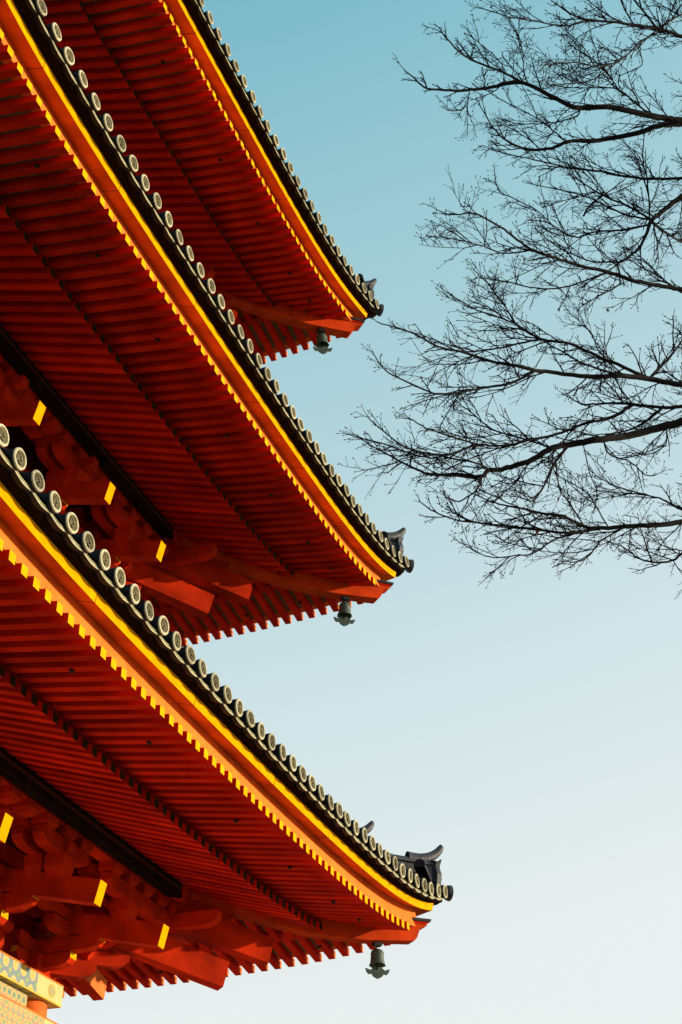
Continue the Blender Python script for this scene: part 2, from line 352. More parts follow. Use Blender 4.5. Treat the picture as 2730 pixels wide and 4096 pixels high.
        # corner round tile facing outward on the diagonal
        p0=hp(W-.42,0,zr(.42)-.0); p1=hp(W-.02+FL,0,zE+.0)
        mb.tube([p0,p1],[.083,.083],14,0); mb.tube([p1,p1+Vector((.05,0,.0))],[.105,.115],16,0)
        fixn(mb.build('hip_ridge',[RIDGE,RIM],roof,T))
    # --- round eave tiles + pan tile edges
    nt_=int((2*W-DT[k])/PT[k])
    restt=MB()
    for j in range(4):
        T=rotz(j); pan=MB()
        for i in range(nt_+1):
            x=W-DT[k]-PT[k]*i
            p=PX(k,x,0,0)
            yawj=0
            if j==0 and ((k<3 and i<40) or (k==3 and i<26)):
                if disc_data is None:
                    ob=proto_disc.build('round_eave_tile',[TILE,RIM,FACE],roof); disc_data=ob.data
                else:
                    ob=bpy.data.objects.new('round_eave_tile',disc_data); C.objects.link(ob); ob.parent=roof
                rr=random.Random(k*100+i)
                ob.location=p+Vector((rr.uniform(-.006,.006),rr.uniform(-.006,.006),rr.uniform(-.006,.006)))
                ob.rotation_euler=(rr.uniform(-.07,.07),0+rr.uniform(-.12,.12),rr.uniform(-.06,.06))
            else:
                o0=len(restt.v); restt.v+=[tuple(T@(Vector(v)+p)) for v in proto_disc.v]
                restt.f+=[tuple(a+o0 for a in f) for f in proto_disc.f]; restt.m+=proto_disc.m; restt.sm+=proto_disc.sm
            if i<nt_+1:
                x2=x-PT[k]
                if x2<-W: continue
                p2=PX(k,x2,0,0); N=8; top=[];bot=[];tb=[];bb=[]; ins=[];rim=[]
                for q in range(N+1):
                    u=q/N; c=p.lerp(p2,u); sag=math.sin(math.pi*u)
                    y0=.012
                    top.append(c+Vector((0,y0,-.058-.022*sag))); bot.append(c+Vector((0,y0,-.096-.026*sag)))
                    rim.append(c+Vector((0,y0-.004,-.086-.025*sag)))
                    tb.append(c+Vector((0,.5,.10-.035*sag))); bb.append(c+Vector((0,.07,-.094-.024*sag)))
                pan.grid([tb,top],2,True); pan.grid([top,rim],0,True); pan.grid([rim,bot],1,True); pan.grid([bot,bb],2,True)
        pan.build('pan_tile_edge',[PAN,RIM,TILE],roof,T)
    restt.build('round_eave_tile',[TILE,RIM,FACE],roof,kind='stuff')
# ------------------------------------------------------------------ bracket complexes
def arm_along(mb,ax,L,w,h,z,off=(0,0),mi=0,me=None):
    """bracket arm with curved under-ends; ax 'x' or 'y' direction, from -L..L (tuple) ; z bottom"""
    a,b=L; prof=[]
    c=min(.16,(b-a)/3)
    prof=[(a,z+h),(a,z+h*.55),(a+c*.3,z+h*.22),(a+c,z),(b-c,z),(b-c*.3,z+h*.22),(b,z+h*.55),(b,z+h)]
    if ax=='x': f=lambda s,t,zz:(off[0]+s,off[1]+t,zz)
    else: f=lambda s,t,zz:(off[0]+t,off[1]+s,zz)
    r0=[f(s,-w/2,zz) for s,zz in prof]; r1=[f(s,w/2,zz) for s,zz in prof]
    n=len(prof); o=len(mb.v); mb.v+=r0+r1
    for i in range(n):
        mb.f.append((o+i,o+(i+1)%n,o+n+(i+1)%n,o+n+i)); mb.sm.append(False)
        mb.m.append((me if me is not None and i in (0,) else mi))
    mb.f.append(tuple(o+i for i in reversed(range(n)))); mb.m.append(mi); mb.sm.append(False)
    mb.f.append(tuple(o+n+i for i in range(n))); mb.m.append(mi); mb.sm.append(False)
def block(mb,x,y,z0,z1,w,mi=0,w2=None):
    w2=w2 or w; h=z1-z0; lo=.68
    pr=[(lo,0),(.78,.14),(1,.42),(1,1)]
    rows=[[(x+sx*w/2*s,y+sy*w2/2*s,z0+h*v) for sx,sy in ((-1,-1),(1,-1),(1,1),(-1,1))] for s,v in pr]
    mb.grid(rows,mi,False,closed=True); mb.quad(list(reversed(rows[0])),mi); mb.quad(rows[-1],mi)
# cluster local frame: origin on the column line, outward = -Y, heights relative to eave disc level
TAILA=R(13)
def cluster(k,x,T,parent,hidden=False):
    cdist=TW[k]-COLS[k][1]         # d of column line
    y0=-COLS[k][1]
    so_=(cdist-2.886)/1.21
    mb=MB(); yo=lambda o:y0-o*so_
    block(mb,x,yo(0),-1.53,-1.25,.40)
    arm_along(mb,'y',(-.57,.3),.15,.17,-1.40,(x,y0),me=1)          # lower outward arm
    arm_along(mb,'x',(-.52,.52),.15,.17,-1.33,(x,yo(0)))
    for dx in (-.41,0,.41): block(mb,x+dx,yo(0),-1.16,-1.04,.22)
    block(mb,x,yo(.47),-1.23,-1.14,.22)
    arm_along(mb,'y',(-.95,.3),.15,.17,-1.22,(x,y0),me=1)          # upper outward arm
    arm_along(mb,'x',(-.50,.50),.14,.16,-1.13,(x,yo(.47)))
    for dx in (-.40,.40): block(mb,x+dx,yo(.47),-.97,-.86,.21)
    arm_along(mb,'x',(-.62,.62),.15,.17,-1.04,(x,yo(0)))
    for dx in (-.5,.5): block(mb,x+dx,yo(0),-.87,-.76,.22)
    # middle row above the tail rafter
    arm_along(mb,'x',(-.53,.53),.14,.17,-.64,(x,yo(.93)))
    block(mb,x,yo(.93),-.86,-.64,.24)
    for dx in (-.41,0,.41): block(mb,x+dx,yo(.93),-.47,-.34,.24)
    # outer row carrying the purlin
    block(mb,x,yo(1.21),-.93,-.66,.25)
    arm_along(mb,'x',(-.53,.53),.15,.19,-.66,(x,yo(1.21)))
    for dx in (-.41,0,.41): block(mb,x+dx,yo(1.21),-.47,-.338,.24)
    # short nose through the outer row
    arm_along(mb,'y',(-1.36,-1.0),.13,.16,-.66,(x,y0))
    o=fixn(mb.build('bracket_cluster',[REDB,YELR],parent,T))
    # tail rafter
    tb=MB(); wd=.153; hgt=.268; Lt=1.9
    ex=y0-(cdist-2.285); ez=-1.03 if k==1 else -.985
    ca,sa=math.cos(TAILA),math.sin(TAILA)
    tip=Vector((x,ex,ez)); ind=Vector((0,ca,sa)); dn=Vector((0,sa,-ca))
    e0=[tip+Vector((-wd/2,0,0)),tip+Vector((wd/2,0,0)),tip+Vector((wd/2,0,0))+dn*hgt,tip+Vector((-wd/2,0,0))+dn*hgt]
    tb.prism(e0,[p+ind*Lt for p in e0],0,m0=1)
    fixn(tb.build('tail_rafter',[REDB,YEL],o,T))
    return o
def corner_cluster(k,T,parent):
    c=COLS[k][1]; mb=MB(); q1=TW[k]-c-2.886; q9=q1*.93/1.21
    # built in the front frame with the corner at (c,-c); a diagonal axis outwards
    block(mb,c,-c,-1.53,-1.25,.42)
    for ax in ('x','y'):
        s=1 if ax=='x' else -1
        L1=(-.5,.57) if ax=='x' else (-.57,.5); L2=(-.5,.95) if ax=='x' else (-.95,.5)
        arm_along(mb,ax,L1,.15,.17,-1.40 if ax=='y' else -1.398,(c,-c),me=1); arm_along(mb,ax,L2,.148,.17,-1.22 if ax=='y' else -1.218,(c,-c),me=1)
    for (a,b) in ((.41,0),(0,-.41),(-.41,0),(0,.41),(.47,-.47)): block(mb,c+a,-c+b,-1.16 if (a==0 or b==0) else -1.2,-1.04,.22)
    arm_along(mb,'x',(-.5,.9),.14,.16,-1.045,(c,-c-.47)); arm_along(mb,'y',(-.9,.5),.14,.16,-1.043,(c+.47,-c))
    arm_along(mb,'x',(-.53,1.3),.14,.17,-.64,(c,-c-q9)); arm_along(mb,'y',(-1.3,.53),.14,.17,-.642,(c+q9,-c))
    arm_along(mb,'x',(-.53,1.95),.15,.19,-.66,(c,-c-q1)); arm_along(mb,'y',(-1.95,.53),.15,.19,-.662,(c+q1,-c))
    for dx in (-.41,0,.41,.82): 
        block(mb,c+dx,-c-q9,-.47,-.34,.24); block(mb,c+q9,-c-dx,-.472,-.342,.24)
    for dx in (-.41,0,.41,.82,1.23):
        block(mb,c+dx,-c-q1,-.47,-.338,.24); block(mb,c+q1,-c-dx,-.472,-.34,.24)
    block(mb,c+q1,-c-q1,-.475,-.338,.28); block(mb,c,-c-q1,-.93,-.66,.25); block(mb,c+q1,-c,-.93,-.66,.25)
    o=fixn(mb.build('bracket_cluster',[REDB,YELR],parent,T))
    # straight tail rafters on both faces
    wd=.153; hgt=.268; cdist=TW[k]-c; ez=-1.03 if k==1 else -.985; ca,sa=math.cos(TAILA),math.sin(TAILA)
    for f in (0,1):
        tb=MB(); ex=-c-(cdist-2.285)
        tip=Vector((c,ex,ez)); ind=Vector((0,ca,sa)); dn=Vector((0,sa,-ca))
        e0=[tip+Vector((-wd/2,0,0)),tip+Vector((wd/2,0,0)),tip+Vector((wd/2,0,0))+dn*hgt,tip+Vector((-wd/2,0,0))+dn*hgt]
        e1=[p+ind*1.7 for p in e0]
        if f: sw=lambda p:Vector((-p.y,-p.x,p.z-.003)); e0=[sw(p) for p in e0]; e1=[sw(p) for p in e1]
        tb.prism(e0,e1,0,m0=1); ob_=fixn(tb.build('tail_rafter',[REDB,YEL,REDSUN],o,T))
        if f:  # sunlight painted on the face turned to the front
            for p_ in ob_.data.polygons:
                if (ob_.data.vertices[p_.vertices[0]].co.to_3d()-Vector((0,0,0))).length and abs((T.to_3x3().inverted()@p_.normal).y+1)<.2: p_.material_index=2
    # two diagonal tail rafters, one above the other, and curved diagonal arms
    D=Vector((1,-1,0)).normalized(); S_=Vector((1,1,0)).normalized(); K=Vector((0,0,1))
    for (tipd,zb,wd2,h2,L2,sl) in ((TW[k]-2.34,-1.31,.20,.34,2.3,R(13)),(TW[k]-1.90,-.92,.20,.34,2.6,R(12))):
        tb=MB(); u=-D*math.cos(sl)+K*math.sin(sl); n_=K*math.cos(sl)+D*math.sin(sl)
        b0=Vector((tipd,-tipd,zb))
        e0=[b0-S_*wd2/2,b0+S_*wd2/2,b0+S_*wd2/2+n_*h2,b0-S_*wd2/2+n_*h2]
        # chamfered lower lip
        tb.prism([p+D*0 for p in e0],[p+u*L2 for p in e0],0)
        fixn(tb.build('tail_rafter',[REDB],o,T))
    mb=MB()
    for (o1,z,h) in ((.80,-1.42,.18),(1.22,-1.24,.17),(2.1,-.70,.20),(2.62,-.44,.2)):
        cc=.2; prof=[(-.2,z+h),(-.2,z),(o1*1-cc,z),(o1-cc*.3,z+h*.25),(o1,z+h*.6),(o1,z+h)]
        base=Vector((c,-c,0))
        r0=[base+D*s-S_*.08+K*zz for s,zz in prof]; r1=[base+D*s+S_*.08+K*zz for s,zz in prof]
        mb.prism(r0,r1,0)
    fixn(mb.build('diagonal_arm',[REDB],o,T))
    return o
for k in (1,2,3):
    z=TH[k]; c=COLS[k][1]; W=TW[k]; hold=empty('storey',(0,0,z),pag)
    hold['label']={1:'ground storey walls and brackets',2:'middle storey walls and brackets',3:'top storey walls and brackets'}[k]
    for j in range(4):
        T=rotz(j)
        for x in (-COLS[k][0],COLS[k][0]): cluster(k,x,T,hold)
        corner_cluster(k,T,hold)
        # tie beams between the clusters, plus struts and small blocks along the purlin
        mb=MB(); q1=W-c-2.886; q9=q1*.93/1.21
        mb.box(-c-.6,c+.6,-c-.07,-c+.07,-.76,-.58); mb.box(-c-.3,c+.3,-c-.065,-c+.065,-.30,-.12)
        mb.box(-c-1.0,c+1.0,-c-.47-.06,-c-.47+.06,-.86,-.72)
        mb.box(-c-q9-.12,c+q9+.12,-c-q9-.07,-c-q9+.07,-.338,-.17); mb.box(-c-(q1+.06),c+(q1+.06),-c-q1-.09,-c-q1+.09,-.336,-.13)
        for x in (-.2,.2):
            block(mb,x,-c-q1,-.47,-.338,.24); block(mb,x,-c-q9,-.47,-.34,.24)
        xm=(COLS[k][0]+c)/2
        for x in (-xm,xm,0):
            block(mb,x,-c,-1.16,-1.04,.24); mb.box(x-.06,x+.06,-c-.05,-c+.05,-1.48,-1.16)
        for i in range(int(2*(c+1.4)/.41)+1):
            pass
        fixn(mb.build('tie_beam',[REDB],hold,T))
        mb=MB()
        # inner wall panels and coved ceiling between purlin and wall
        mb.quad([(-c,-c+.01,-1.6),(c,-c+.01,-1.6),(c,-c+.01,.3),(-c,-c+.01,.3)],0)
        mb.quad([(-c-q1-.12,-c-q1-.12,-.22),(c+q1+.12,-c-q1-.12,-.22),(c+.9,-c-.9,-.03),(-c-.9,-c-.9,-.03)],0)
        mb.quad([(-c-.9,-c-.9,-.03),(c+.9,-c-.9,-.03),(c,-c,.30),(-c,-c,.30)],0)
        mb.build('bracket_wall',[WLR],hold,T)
        # plate, frieze, lower beam
        mb=MB(); e=c+.44
        def lintel(hw,z0,z1,nm,pm,rim):
            m=MB(); s0=hw-.62
            def seg(a,b,mi): m.prism([(a,-hw,z0),(b,-hw,z0),(b,-c+.1,z0),(a,-c+.1,z0)],[(a,-hw,z1),(b,-hw,z1),(b,-c+.1,z1),(a,-c+.1,z1)],mi)
            seg(-s0,s0,0); i2=-c+.1
            for sg in (-1,1):
                q=[(sg*s0,-hw),(sg*hw,-hw),(sg*c*1.0-sg*.1,i2),(sg*s0,i2)]
                m.prism([(a,b,z0) for a,b in q],[(a,b,z1) for a,b in q],1)
                cx_=sg*(hw-.26); zc_=(z0+z1)/2; N=20; r_=.085
                rg=[(cx_+r_*math.cos(2*math.pi*i/N),-hw-.004,zc_+r_*math.sin(2*math.pi*i/N)) for i in range(N)]
                m.prism(rg,[(a,b+.006,c_) for a,b,c_ in rg],2)
                rg=[(cx_+r_*.8*math.cos(2*math.pi*i/N),-hw-.007,zc_+r_*.8*math.sin(2*math.pi*i/N)) for i in range(N)]
                m.prism(rg,[(a,b+.005,c_) for a,b,c_ in rg],3)
            m.box(-hw+.02,hw-.02,-hw-.003,-hw+.01,z0-.004,z0+.018,2); m.box(-hw+.02,hw-.02,-hw-.003,-hw+.01,z1-.016,z1+.003,4)
            return fixn(m.build(nm,[pm,CRM,LYE,MED,ORG],hold,T))
        lintel(c+.30,-1.79,-1.53,'wall_plate',PAT,1)
        mb=MB(); mb.box(-(c-.36),c-.36,-c-.21,-c+.05,-2.04,-1.79); mb.build('frieze_panel',[PAT2],hold,T)
        lintel(c+.40,-2.44,-2.05,'lower_beam',PAT2,0)
        bot={1:-TH[1]+.7,2:-(TH[2]-TH[1])+1.4,3:-(TH[3]-TH[2])+1.4}[k]
        for x in (-COLS[k][0],COLS[k][0],c):
            m=MB(); m.tube([(x,-c,bot),(x,-c,-1.95),(x,-c,-1.80),(x,-c,-1.745)],[.25,.25,.24,.20],24); m.build('column',[REDC],hold,T)
        m=MB(); m.box(-c,c,-c+.04,-c+.10,bot,-2.44); m.build('wall_panel',[WALL],hold,T)
        m=MB(); m.box(-COLS[k][0]+.25,COLS[k][0]-.25,-c-.02,-c+.06,bot,-2.6); m.build('door_panel',[REDB],hold,T)
        if k>1:   # balcony rail of the upper storeys
            m=MB(); r_=c+.55
            m.box(-r_,r_,-r_-.06,-c,bot+.25,bot+.35)
            for zz in (.55,.75,.98): m.tube([(-r_-.15,-r_,bot+zz),(r_+.15,-r_,bot+zz)],.035,8)
            for i in range(9): m.box(-r_+i*r_/4-.03,-r_+i*r_/4+.03,-r_-.028,-r_+.028,bot+.35,bot+.95)
            m.build('balcony',[REDB],hold,T)
# top : finial
m=MB(); zt=TH[3]+zroof(5.7)*1.12+.1
m.box(-.5,.5,-.5,.5,zt-.25,zt+.45)
m.tube([(0,0,zt+.4),(0,0,zt+.7),(0,0,zt+.8),(0,0,zt+7.5)],[.35,.3,.08,.06],12)
for i in range(9): m.tube([(0,0,zt+1.5+i*.5),(0,0,zt+1.62+i*.5)],[.42-.02*i,.42-.02*i],20)
m.tube([(0,0,zt+6.6),(0,0,zt+6.9),(0,0,zt+7.2),(0,0,zt+7.6)],[.05,.22,.2,.02],12)
m.build('finial',[BRZ],pag)
m=MB(); m.box(-4.6,4.6,-4.6,4.6,-.05,.75); m.box(-4.9,4.9,-4.9,4.9,-.05,.35); m.build('stone_base',[STONE],pag)
# ------------------------------------------------------------------ wind bells
def bell(k,label,tilt):
    W=TW[k]; ztip=-.33+E(k,W)-.47
    a=W-.745; b=empty('wind_bell',(CX+a,CY-a,TH[k]+ztip-.075)); tag(b,label,'wind bell','bronze wind bells hanging from the eave corners')
    b.rotation_euler=(tilt,tilt*.6,R(40)+k)
    m=MB(); m.tube([(0,0,0),(0,0,-.05),(.012,0,-.08)],.008,6); m.tube([(0,.0,-.06),(.02,0,-.08),(0,0,-.11)],.007,6); m.build('hanging_rod',[IRON],b)
    m=MB(); n=24
    pr=[(.012,-.085),(.03,-.09),(.055,-.098),(.080,-.115),(.088,-.15),(.092,-.21),(.099,-.275),(.116,-.325),(.110,-.325),(.092,-.275),(.08,-.2),(.06,-.12),(.0,-.11)]
    rows=[[(r*math.cos(2*math.pi*i/n),r*math.sin(2*math.pi*i/n),z+(.014*abs(math.cos(3*math.pi*i/n*1.0)) if r>.1 else 0)) for i in range(n)] for r,z in pr]
    m.grid(rows,0,True,closed=True)
    for z in (-.15,-.22,-.275): m.tube([(.091*math.cos(t),.091*math.sin(t),z) for t in [2*math.pi*i/18 for i in range(19)]],.004,5,caps=False)
    fixn(m.build('bell_body',[BRZ],b))
    m=MB(); m.tube([(0,0,-.12),(0,0,-.44)],.005,6); m.tube([(0,0,-.33),(0,0,-.36),(0,0,-.38)],[.012,.026,.012],8); m.build('clapper',[IRON],b)
    # wind-catching plate: cloud shaped, upturned tips
    out=[(-.170,.034),(-.158,-.010),(-.13,-.045),(-.085,-.040),(-.06,-.075),(0,-.105),(.06,-.075),(.085,-.040),(.13,-.045),(.158,-.010),(.170,.034),(.13,.022),(.10,.012),(.075,.034),(.045,.055),(0,.055),(-.045,.055),(-.075,.034),(-.10,.012),(-.13,.022)]
    m=MB(); 
    cam_yaw=YAW
    m.prism([(x,-.011,z-.392) for x,z in out],[(x,.011,z-.392) for x,z in out]); o=m.build('wind_plate',[BRZ],b); o.rotation_euler=(0,0,YAW-math.pi/2-R(40)-k+R(12))
    return b
bell(1,'green bronze wind bell hanging clear below the corner of the lowest roof',.02)
bell(2,'bronze wind bell tucked under the corner of the middle roof',-.03)
bell(3,'small bronze wind bell half in front of rafters under the topmost roof',.10)
# ------------------------------------------------------------------ ground
m=MB(); m.quad([(-2500,-2500,0),(2500,-2500,0),(2500,2500,0),(-2500,2500,0)]); gr=m.build('ground',[GND]); gr['kind']='structure'
# ------------------------------------------------------------------ bare tree on the right
def ray(u,v,depth):
    d=fwd*FPX+rgt*(u-1365)-upv*(v-2048); return EYE+d*(depth/FPX)
rnd=random.Random(11)
A=lambda L:[(x/1.1362+1350,y/1.1362) for x,y in L]
B=lambda L:[(x/1.1362+1350,y/1.1362+1150) for x,y in L]
# (points right-to-left in photo pixels used to size the limbs, start radius px, depth start, depth end)
LIMBS=[
 (A([(1700,200),(1568,165),(1460,130),(1300,105),(1130,85),(1060,60),(980,5)]),11,10.6,10.0),
 (A([(1130,88),(1040,115),(900,95),(800,80),(670,40)]),4,10.2,9.6),
 (A([(1460,130),(1400,60),(1350,0),(1300,-60)]),7,10.6,10.9),
 (A([(1460,130),(1500,100),(1568,60),(1640,20)]),8,10.6,11.2),
 (A([(1450,150),(1380,190),(1300,260),(1200,300),(1100,280),(960,290)]),5,10.7,9.2),
 (A([(1300,260),(1180,350),(1080,375),(960,380)]),3.5,10.2,9.6),
 (A([(1390,225),(1385,290),(1290,340),(1285,400)]),3,10.5,10.8),
 (A([(1290,400),(1200,300),(1130,240),(1060,200)]),4,10.4,10.8),
 (A([(1700,560),(1568,545),(1480,535),(1380,515),(1240,485),(1110,490),(1060,480),(970,435),(840,375),(700,395),(620,405),(540,410),(410,400),(350,355),(300,310)]),19,11.4,10.4),
 (A([(840,375),(770,335),(610,270),(540,220),(480,150),(460,120)]),7,10.8,10.3),
 (A([(880,385),(850,330),(845,250),(830,170),(800,130)]),3.5,10.8,11.2),
 (A([(600,410),(590,470),(560,500),(500,500)]),3,10.6,10.2),
 (A([(770,335),(740,280),(690,230),(600,160)]),3,10.8,11.2),
 (A([(1568,560),(1460,570),(1380,600),(1230,630),(1150,640),(1060,640),(980,670),(880,680),(790,650),(720,590),(650,480)]),17,11.5,11.0),
 (A([(1110,492),(1080,530),(960,560),(830,560),(740,540)]),4.5,11.0,11.6),
 (A([(1040,635),(980,590),(900,530),(760,460),(680,410)]),4,11.3,11.8),
 (A([(1700,800),(1568,810),(1430,810),(1300,800),(1180,775),(1060,765),(960,740),(870,720),(700,680)]),9,11.9,11.3),
 (A([(1480,540),(1400,500),(1300,420),(1240,400),(1100,400),(980,390)]),6,11.5,12.0),
 (A([(1700,790),(1568,890),(1480,960),(1430,1000),(1410,1050),(1370,1130),(1290,1190),(1230,1235)]),17,11.8,10.9),
 (A([(1430,995),(1340,945),(1200,880),(1100,820),(1050,780)]),7,11.5,11.9),
 (A([(1430,995),(1300,970),(1150,900),(1050,870),(900,840)]),6,11.5,12.2),
 (A([(1410,1010),(1290,1045),(1180,1050),(1080,1075),(960,1010),(900,1000)]),6,11.5,11.0),
 (A([(1430,990),(1415,850),(1390,720),(1400,600)]),5,11.5,12.0),
 (A([(1120,980),(1150,930),(1220,880),(1300,820)]),6,11.5,11.7),
 (A([(1430,1010),(1500,1060),(1568,1100),(1640,1120)]),9,11.6,12.4),
 (A([(1700,1330),(1568,1315),(1480,1300),(1350,1275),(1250,1240),(1140,1215),(1050,1190),(960,1160),(890,1135),(820,1090),(740,1030),(620,970),(520,975),(460,955)]),13,10.9,10.0),
 (A([(890,1140),(760,1150),(640,1110),(500,1080),(450,1075)]),4.5,10.4,9.9),
 (A([(1000,975),(900,950),(800,900),(740,870),(720,790)]),3.5,11.3,11.6),
 (A([(1280,1200),(1285,1250),(1275,1300),(1180,1350),(1100,1400)]),6,10.9,10.2),
 (A([(1280,1190),(1150,1185),(1000,1120),(900,1040)]),5,10.9,11.6),
 (A([(1568,1330),(1450,1250),(1330,1180),(1300,1130)]),5,11.2,11.8),
 (A([(1230,1250),(1050,1300),(900,1310),(760,1280),(620,1260)]),5,10.6,10.0),
 (B([(1700,455),(1568,440),(1420,415),(1280,400),(1200,405),(1100,400),(980,385),(900,375),(820,355),(700,335),(560,290),(460,270),(350,210),(180,155)]),17,10.4,9.4),
 (B([(900,378),(800,430),(700,450),(600,468),(530,480),(440,480),(320,430),(220,375),(175,315)]),8,9.9,9.3),
 (B([(1420,415),(1300,360),(1150,295),(1060,255),(930,235),(870,205),(800,160),(720,130),(620,95),(500,20)]),10,10.3,9.9),
 (B([(1280,400),(1120,345),(1040,300),(920,235)]),7,10.2,10.0),
 (B([(920,245),(800,260),(700,280),(560,290),(450,240),(330,200)]),6,10.0,9.7),
 (B([(830,160),(760,80),(700,0),(640,-60)]),4,10.0,10.3),
 (B([(1420,400),(1500,330),(1568,240),(1600,180)]),9,10.4,10.9),
 (B([(1300,390),(1200,300),(1150,200),(1060,120)]),4,10.4,10.8),
 (B([(1700,535),(1568,540),(1480,545),(1340,530),(1230,525),(1120,530),(1040,490)]),12,9.8,10.1),
 (B([(1480,545),(1440,580),(1380,625),(1300,655),(1180,670)]),9,9.8,9.7),
 (B([(1340,540),(1250,590),(1120,620),(1020,660),(900,690),(740,720),(620,710),(520,680),(400,640),(330,600)]),9,9.8,9.0),
 (B([(1700,590),(1568,610),(1450,640),(1330,670),(1180,690),(1080,710),(980,730),(870,790),(750,825),(690,830),(650,860),(540,850),(430,850),(350,820),(240,765),(110,690)]),24,9.9,9.0),
 (B([(980,725),(870,695),(700,640),(600,560),(570,540)]),6,9.5,9.8),
 (B([(640,720),(500,760),(430,775),(350,760),(200,710),(65,675)]),6,9.2,8.8),
 (B([(690,835),(640,800),(500,770),(300,720),(140,590)]),6,9.3,8.9),
 (B([(650,865),(640,910),(560,970),(500,955)]),6,9.3,9.0),
 (B([(1060,735),(1000,780),(960,860),(910,950),(880,970),(820,950)]),8,9.6,9.2),
 (B([(985,800),(1000,860),(1020,940),(1060,960)]),5,9.6,9.9),
 (B([(1120,700),(1150,850),(1180,920),(1170,1000)]),3,9.7,9.9),
 (B([(1220,700),(1240,760),(1330,790),(1400,850),(1450,850)]),5,9.7,10.2),
 (B([(1500,640),(1490,720),(1400,760),(1340,740)]),4,9.8,10.3),
 (B([(640,905),(760,970),(830,1000),(930,1040)]),4,9.2,9.5),
 (B([(1700,1050),(1568,1065),(1440,1080),(1320,1085),(1180,1095),(1120,1085),(1030,1040),(930,1025),(820,1000),(720,980),(600,930)]),16,10.6,10.0),
 (B([(1180,1100),(1050,1115),(900,1100),(790,1085),(680,1075),(540,1055),(430,1010),(385,978)]),8,10.4,9.8),
 (B([(1310,1095),(1200,1150),(1150,1215),(1100,1245),(1030,1245)]),5,10.5,10.0),
 (B([(1100,1110),(980,1150),(900,1205),(830,1215),(700,1225),(590,1175)]),5,10.4,9.8),
 (B([(1640,1020),(1568,1010),(1480,965),(1400,940),(1300,915),(1200,870),(1150,830)]),6,10.8,11.3),
 (B([(1700,1180),(1568,1210),(1530,1240),(1450,1250),(1370,1230),(1300,1180),(1240,1160)]),8,11.0,10.6),
 (B([(1530,1240),(1545,1270),(1560,1290)]),3,11.0,11.1),
 (B([(1240,1090),(1180,1000),(1130,930),(1010,860)]),4,10.5,10.9),
]
tree=empty('bare_tree',tuple(ray(3300,3000,11.0)*1)[:2]+(0,)); tree.location=(ray(3350,2600,11.0).x,ray(3350,2600,11.0).y,0)
tag(tree,'leafless tree with fine dark twigs reaching in from the right edge against the sky','tree')
TO=Vector(tree.location)
def rel(p): return Vector(p)-TO
def smooth(pts,n=4):
    out=[]; P=[pts[0]]+pts+[pts[-1]]
    for i in range(1,len(P)-2):
        for q in range(n):
            t=q/n; a,b,c,d=P[i-1],P[i],P[i+1],P[i+2]
            out.append(.5*((2*b)+(-a+c)*t+(2*a-5*b+4*c-d)*t*t+(-a+3*b-3*c+d)*t**3))
    out.append(pts[-1]); return out
def rot_rand(d,ang,r):
    a=Vector((r.gauss(0,1),r.gauss(0,1),r.gauss(0,1))); a=(a-d*a.dot(d)).normalized(); return (Matrix.Rotation(ang,3,a)@d).normalized()
VIEWISH=None
TW_PTS=[]
def twig(mb,p,d,L,r0,lvl,r):
    n=4 if lvl<2 else 3
    pts=[p]; dd=d
    for i in range(n):
        dd=rot_rand(dd,r.uniform(.04,.24),r); dd=(dd+Vector((0,0,.03))-rgt*.02).normalized(); pts.append(pts[-1]+dd*L/n)
    rad=[max(r0*(1-.55*i/n),.0011) for i in range(n+1)]
    mb.tube(pts,rad,4 if lvl==0 else 3,1,caps=False)
    TW_PTS.append(pts[2])
    # bud at tip
    if r.random()<.8:
        b=pts[-1]; e=.0044*r.uniform(.7,1.2); mb.tube([b,b+dd*e*1.2,b+dd*e*3],[e*.3,e,.0003],4,1,caps=False)
    if lvl<2:
        m=int(L/(.062 if lvl==0 else .048))+r.randint(0,1)
        for q in range(m):
            t=(q+r.random()*.8+.25)/(m+.3); i=min(int(t*n),n-1); pp=pts[i].lerp(pts[i+1],t*n-i)
            base=(pts[i+1]-pts[i]).normalized()
            twig(mb,pp,rot_rand(base,r.uniform(.45,1.0),r),L*r.uniform(.28,.55)*(1.15-.5*t),r0*.66,lvl+1,r)
PXM=1/1.1362/FPX   # crop pixel to metres per metre depth
NOM=[]
for li,(pp,rp,z0,z1) in enumerate(LIMBS):
    r=random.Random(500+li); n=len(pp)
    NOM.append([rel(ray(u,v,z0+(z1-z0)*i/(n-1)+(r.uniform(-.05,.05) if 0<i else 0))) for i,(u,v) in enumerate(pp)])
def toward(p): return (p+TO-EYE).normalized()
ORDER=sorted(range(len(LIMBS)),key=lambda i:-LIMBS[i][1]); DONE={}
